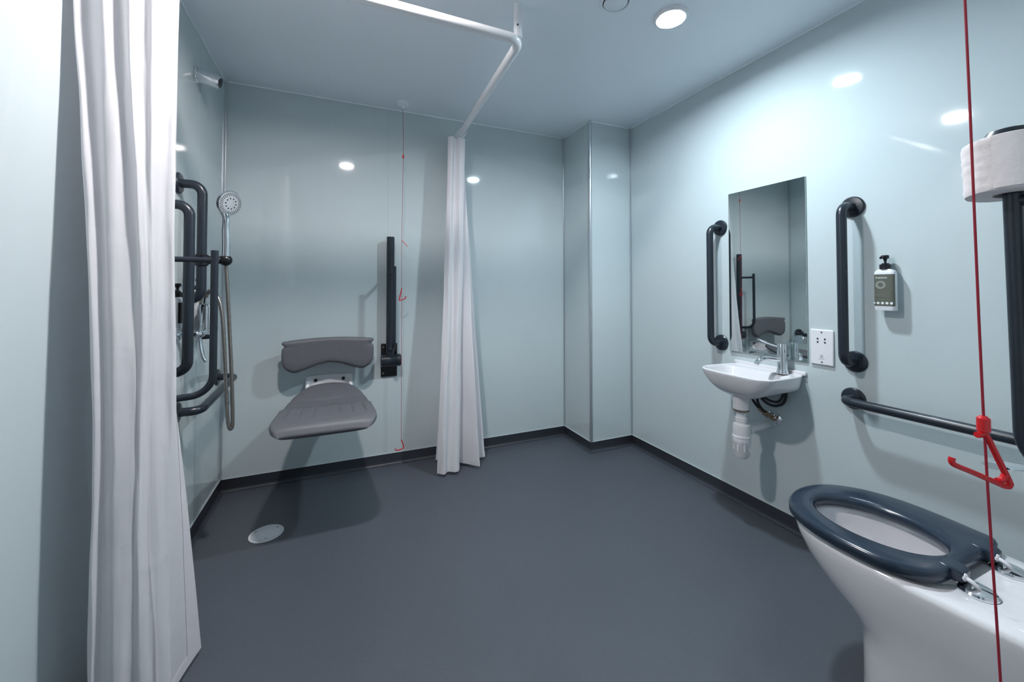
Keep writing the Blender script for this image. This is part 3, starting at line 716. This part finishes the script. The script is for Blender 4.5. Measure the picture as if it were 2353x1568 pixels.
loft(bm, rows); o = build('bowl', bm, M['ceramic'], t, auto=0); s_ = o.modifiers.new('sub', 'SUBSURF'); s_.levels = 1; s_.render_levels = 2
bm = nb(); box(bm, (XR - 0.014, BY0 + 0.008, zr - 0.004), (XR - 0.0005, BY1 - 0.004, 0.737)); build('upstand', bm, M['ceramic'], t, bevel=0.005, segs=3)
bm = nb(); lathe(bm, [(0.028, 0.550), (0.0335, 0.556), (0.0345, 0.590), (0.038, 0.615)], (BC.x, BC.y, 0), n=36); build('outlet_boss', bm, M['ceramic'], t)
bm = nb(); lathe(bm, [(0.022, .6315), (0.022, .633), (0.016, .6345)], (BC.x - .002, BC.y, 0), n=28); build('waste_grate', bm, M['chrome'], t)

# tap
TP = V((1.784, 1.148, 0.0))
t = thing('basin_tap', 'chrome lever mixer tap on the right end of the basin', 'tap', (TP.x, TP.y, zr))
bm = nb(); lathe(bm, [(0.0235, zr - 0.001), (0.0235, zr + .003), (0.0215, zr + .008), (0.0195, zr + .022), (0.0190, .800), (0.0183, .8005), (0.0183, .8025), (0.0192, .803), (0.0192, .848), (0.018, .8515), (0.009, .852)], TP, n=40); build('body', bm, M['chrome'], t)
bm = nb(); d = V((-0.106, 0.034, 0)).normalized()
sp = smoothpath([TP + V((0, 0, .783)) + d * 0.015, TP + V((0, 0, .787)) + d * 0.045, TP + V((0, 0, .789)) + d * 0.075, TP + V((0, 0, .784)) + d * 0.100, TP + V((0, 0, .770)) + d * 0.117, TP + V((0, 0, .762)) + d * 0.122], 6)
tube(bm, sp, [0.0115 - 0.0015 * i / len(sp) for i in range(len(sp))], 20); build('spout', bm, M['chrome'], t)
bm = nb(); rings = []
for i in range(15):
    f = i / 14; q_ = TP + d * (0.012 + 0.098 * f) + V((0, 0, .838 + 0.034 * f ** 1.4)); wd = 0.0075 + 0.0135 * math.sin(PI * min(1, (f * 0.85) ** 1.2 + 0.02)) * (1 if f < .97 else .6); th = 0.0042 * (1 - 0.35 * f)
    sd = V((-d.y, d.x, 0)); rings.append([q_ + sd * (wd * math.cos(2 * PI * k / 16)) + V((0, 0, th * math.sin(2 * PI * k / 16))) for k in range(16)])
loft(bm, rings); build('lever', bm, M['chrome'], t)

# bottle trap under the basin
t = thing('bottle_trap', 'white plastic bottle trap hanging under the basin', 'trap', (BC.x, BC.y, 0.335))
b0 = V((BC.x, BC.y, 0))
bm = nb(); lathe(bm, [(0.0315, 0.5465), (0.0315, 0.5505)], b0, n=32); build('washer', bm, M['brass'], t, label='brown washer')
bm = nb(); lathe(bm, [(0.0205, 0.548), (0.0205, 0.470)], b0, n=28); build('tailpiece', bm, M['white'], t)
bm = nb(); lathe(bm, [(0.0225, 0.519), (0.0245, 0.517), (0.0245, 0.500), (0.0225, 0.498)], b0, n=12); build('nut', bm, M['white'], t)
bm = nb(); lathe(bm, [(0.018, .492), (0.033, .487), (0.0345, .482), (0.0345, .440), (0.0375, .437), (0.0375, .431), (0.034, .429)], b0, n=36); build('upper_body', bm, M['white'], t)
bm = nb(); lathe(bm, [(0.0355, .430), (0.0365, .425), (0.0352, .405), (0.0335, .402), (0.0322, .352), (0.026, .341), (0.010, .336)], b0, n=36)
for k in range(8):
    a = 2 * PI * k / 8 + .2; c = b0 + V((0.0335 * math.cos(a), 0.0335 * math.sin(a), 0)); box(bm, (-.0015, -.0022, .374), (.0022, .0022, .402), Matrix.Translation(c) @ Matrix.Rotation(a, 4, 'Z'))
build('cap', bm, M['white'], t)
bm = nb(); tube(bm, [b0 + V((0.028, 0, .458)), V((XR - 0.001, BC.y + 0.004, .461))], 0.0175, 24); build('waste_pipe', bm, M['white'], t)
bm = nb(); lathe(bm, [(0.0185, 0), (0.0245, 0.002), (0.0245, 0.020), (0.0185, 0.022)], b0 + V((0.034, 0, .458)), axis=(1, 0, 0), n=14); build('outlet_nut', bm, M['white'], t)

# supply pipes
t = thing('supply_pipes', 'braided supply hoses with brass valves under the basin', 'pipe', (XR, 1.203, 0.5))
bm = nb(); lathe(bm, [(0.023, 0), (0.022, 0.005), (0.012, 0.010)], (XR, 1.203, 0.497), axis=(-1, 0, 0), n=28); lathe(bm, [(0.019, 0), (0.018, 0.005), (0.010, 0.009)], (XR, 1.236, 0.506), axis=(-1, 0, 0), n=28); build('wall_rose', bm, M['chrome'], t)
for y0, z0_, y1, z1 in ((1.203, .497, 1.230, .548), (1.236, .506, 1.258, .560)):
    bm = nb(); p0 = V((XR - 0.004, y0, z0_)); p1 = V((XR - 0.024, y0 + .002, z0_)); p2 = V((1.762, y1, z1))
    tube(bm, fillet([p0, p1, p1.lerp(p2, .62)], 0.008, 5), 0.0065, 14)
    dd = (p2 - p1).normalized()
    lathe(bm, [(0.0085, 0.010), (0.0105, 0.012), (0.0105, 0.022), (0.0080, 0.023), (0.0080, 0.036), (0.0105, 0.037), (0.0105, 0.048), (0.0075, 0.050)], p1, axis=dd, n=6)
    build('valve', bm, M['brass'], t, auto=30)
    bm = nb(); tube(bm, smoothpath([p1 + dd * .046, p2, p2 + V((-.018, .006, .034)), p2 + V((-.02, .0, .068))], 6), 0.0058, 12); build('hose', bm, M['rubber'], t)
bm = nb(); tube(bm, smoothpath([V((1.755, 1.245, .615)), V((1.772, 1.220, .580)), V((1.792, 1.195, .566)), V((1.806, 1.165, .580)), V((1.808, 1.150, .615)), V((1.806, 1.148, .655))], 7), 0.0062, 12)
tube(bm, smoothpath([V((1.750, 1.235, .618)), V((1.776, 1.206, .590)), V((1.794, 1.176, .588)), V((1.800, 1.158, .620)), V((1.798, 1.150, .655))], 7), 0.0055, 12)
build('hose', bm, M['rubber'], t)

# ================================================================== toilet
TX = 1.352
t = thing('toilet', 'white close-coupled toilet with open navy seat in the right foreground', 'toilet', (TX, 0.45, 0))
def pan_ring(z, a, yc, b, ab, yb, m=20):
    """front half ellipse (centre yc, half width a, length b), sides running back to half width ab at y=yb"""
    P = []
    for k in range(m + 1):
        f = PI * k / m; P.append(V((TX + a * sup(math.cos(f), .92), yc + b * sup(math.sin(f), .95), z)))
    for k in range(1, 9):
        u = smooth01(k / 9); P.append(V((TX - a + (a - ab) * u, yc + (yb + .02 - yc) * k / 9, z)))
    P += [V((TX - ab, yb + .008, z)), V((TX - ab + .012, yb, z)), V((TX, yb, z)), V((TX + ab - .012, yb, z)), V((TX + ab, yb + .008, z))]
    for k in range(8, 0, -1):
        u = smooth01(k / 9); P.append(V((TX + a - (a - ab) * u, yc + (yb + .02 - yc) * k / 9, z)))
    return P
YBk = YN + 0.002
def in_ring(z, a, yc, b, m=20):
    """inner bowl opening with the same vertex count as pan_ring"""
    n = m + 1 + 8 + 5 + 8; P = []
    for k in range(n):
        if k <= m: f = PI * k / m
        else: f = PI + PI * (k - m) / (n - m)
        P.append(V((TX - .012 + a * math.cos(f), yc + (b if f <= PI else b * .95) * math.sin(f), z)))
    return P
bm = nb()
rows = [pan_ring(FZ, .158, .50, .138, .135, YBk), pan_ring(FZ + .012, .157, .50, .136, .133, YBk), pan_ring(.10, .158, .50, .134, .130, YBk), pan_ring(.19, .159, .50, .134, .128, YBk), pan_ring(.235, .160, .50, .136, .128, YBk),
        pan_ring(.252, .163, .505, .150, .133, YBk), pan_ring(.280, .164, .52, .170, .140, YBk), pan_ring(.315, .175, .545, .190, .146, YBk), pan_ring(.355, .183, .565, .208, .148, YBk), pan_ring(.395, .190, .58, .215, .152, YBk),
        pan_ring(.418, .191, .585, .216, .153, YBk), pan_ring(.428, .188, .585, .212, .151, YBk), pan_ring(.432, .180, .585, .204, .143, YBk + .002),
        in_ring(.432, .128, .600, .158), in_ring(.426, .120, .600, .150), in_ring(.405, .116, .600, .146), in_ring(.36, .105, .592, .132), in_ring(.30, .078, .575, .098), in_ring(.262, .050, .56, .062)]
loft(bm, rows); build('pan', bm, M['ceramic'], t, auto=0)
bm = nb(); lathe(bm, [(0.060, .276), (0.058, .2775)], (TX - .012, .562, 0), n=32); build('water', bm, M['water'], t)
bm = nb()
def cist(z, k): return [V((TX + sx * (.195 * k + e), (YN + .001) if fy == 0 else YN + .001 + .165 * k + g, z)) for sx, fy, e, g in ((-1, 0, 0, 0), (-1, 1, -.0, -.012), (-1, 1, -.014, 0), (1, 1, -.014, 0), (1, 1, 0, -.012), (1, 0, 0, 0))]
loft(bm, [cist(.434, .90), cist(.46, .94), cist(.70, 1.0), cist(.775, 1.0)]); build('cistern', bm, M['ceramic'], t, auto=50, bevel=0.004)
bm = nb(); loft(bm, [cist(.776, 1.03), cist(.80, 1.035), cist(.812, 1.0)]); build('cistern_lid', bm, M['ceramic'], t, auto=50, bevel=0.005)
# chrome paddle lever on the cistern's left front
bm = nb(); pv = V((TX - .150, YN + .168, .735)); lathe(bm, [(.012, -.002), (.012, .022), (.009, .026)], pv, axis=(0, 1, 0), n=20)
LP = [V((1.205, .252, .738)), V((1.16, .262, .755)), V((1.11, .278, .778)), V((1.06, .290, .792)), V((1.02, .296, .799)), V((.993, .299, .802))]
rings = []
for i, p in enumerate(smoothpath(LP, 5)):
    f = i / 25; wd = 0.009 + 0.009 * smooth01(min(1, f * 1.4)) * (1 if f < .9 else (1 - (f - .9) / .1 * .8)); th = 0.0055
    rings.append([p + V((0, math.cos(2 * PI * k / 14) * wd, math.sin(2 * PI * k / 14) * th)) for k in range(14)])
loft(bm, rings); build('flush_lever', bm, M['chrome'], t, label='chrome paddle flush lever')
# seat ring: thick rounded navy ring, solid at the back
def seat_out(z, d=0.0):
    base = [(1.515, .452), (1.528, .50), (1.538, .58), (1.535, .655), (1.508, .730), (1.450, .787), (1.375, .811), (1.295, .805), (1.222, .772), (1.178, .715), (1.158, .645), (1.155, .575), (1.163, .52), (1.185, .478), (1.218, .452), (1.27, .446), (1.36, .444), (1.45, .445)]
    c = V((1.345, .62, 0)); out = []
    for p in smoothpath([V((x, y, 0)) for x, y in base], 5, True):
        r_ = p - c; out.append(V((p.x, p.y, z)) - r_.normalized() * d)
    return out
def seat_in(z, d=0.0):
    out = []
    for p in seat_out(0):
        a = math.atan2((p.y - .612) / 1.25, p.x - 1.328)
        out.append(V((1.328 + (.105 + d) * math.cos(a), .614 + (.138 + d) * math.sin(a), z)))
    return out
mix = lambda A, B, f, dz: [a.lerp(b, f) + V((0, 0, dz)) for a, b in zip(A, B)]
bm = nb()
so, si = seat_out(.4655), seat_in(.4655)
R = [seat_out(.440, .004), seat_out(.443, 0.0), seat_out(.459, -.001), seat_out(.4655, .003), mix(so, si, .14, .0022), mix(so, si, .5, .0030), mix(so, si, .78, .0024), mix(so, si, .92, .0006), seat_in(.4630, .003), seat_in(.459, -.001), seat_in(.443, 0.0), seat_in(.440, .004), mix(so, si, .5, -.0255)]
rr_ = loft(bm, R, capa=False, capb=False)
n_ = len(rr_[0])
for i in range(n_): bm.faces.new((rr_[-1][i], rr_[-1][(i + 1) % n_], rr_[0][(i + 1) % n_], rr_[0][i]))
seat = build('seat', bm, M['seatnavy'], t, auto=50, label='thick navy seat ring without a lid')
for hx in (1.285, 1.447):
    bm = nb(); loft(bm, [[V((hx + sx * w_ , y_, z_)) for sx, y_, z_ in ((-1, .458, zb_), (1, .458, zb_), (1, .458, zt_), (-1, .458, zt_))] if False else
                         [V((hx - w_, yy, zb_)), V((hx + w_, yy, zb_)), V((hx + w_, yy, zt_)), V((hx - w_, yy, zt_))] for yy, w_, zb_, zt_ in ((.470, .023, .442, .470), (.440, .022, .442, .469), (.428, .018, .444, .464))])
    build('hinge_ear', bm, M['seatnavy'], seat, bevel=0.003)
    bm = nb(); lathe(bm, [(.0325, .4325), (.0325, .4355), (.029, .4395), (.010, .4415)], (hx - .004, .411, 0), n=36)
    build('hinge_disc', bm, M['chrome'], seat, label='polished hinge cover disc')
    bm = nb(); tube(bm, smoothpath([V((hx - .010, .432, .455)), V((hx - .011, .420, .453)), V((hx - .009, .412, .447)), V((hx - .006, .408, .440))], 5), .0045, 12)
    lathe(bm, [(.0085, 0), (.0085, .003), (.006, .005)], (hx - .010, .430, .455), axis=(0, -1, 0), n=20); build('hinge_pin', bm, M['white'], seat, label='pale hinge pin')
for bx, by in ((1.190, .700), (1.505, .700)):
    bm = nb(); box(bm, (bx - .006, by - .010, .4322), (bx + .006, by + .010, .441)); build('buffer', bm, M['white'], seat, bevel=.002)

# ================================================================== camera, world, render settings
cam = bpy.data.cameras.new('camera'); co = bpy.data.objects.new('camera', cam); COL.objects.link(co)
cam.sensor_fit = 'HORIZONTAL'; cam.sensor_width = 36; cam.lens = 36 * 915.89 / 2353
cam.shift_y = -(784 - 642.84) / 2353; cam.clip_start = 0.01
co.location = (0, 0, 1.0974); co.rotation_euler = (PI / 2 + .0204, 0.0005, -.4051)
SC.camera = co
wd = bpy.data.worlds.new('world'); SC.world = wd; wd.use_nodes = True
wd.node_tree.nodes['Background'].inputs[0].default_value = (0.5, 0.55, 0.6, 1); wd.node_tree.nodes['Background'].inputs[1].default_value = 0.05
vs_ = SC.view_settings; vs_.view_transform = 'Standard'; vs_.look = 'None'; vs_.gamma = 1; vs_.exposure = 0.0; vs_.use_curve_mapping = False
cy = SC.cycles; cy.max_bounces = 14; cy.diffuse_bounces = 8; cy.glossy_bounces = 6; cy.caustics_reflective = False; cy.blur_glossy = 0.05; cy.caustics_refractive = False; cy.sample_clamp_indirect = 60.0
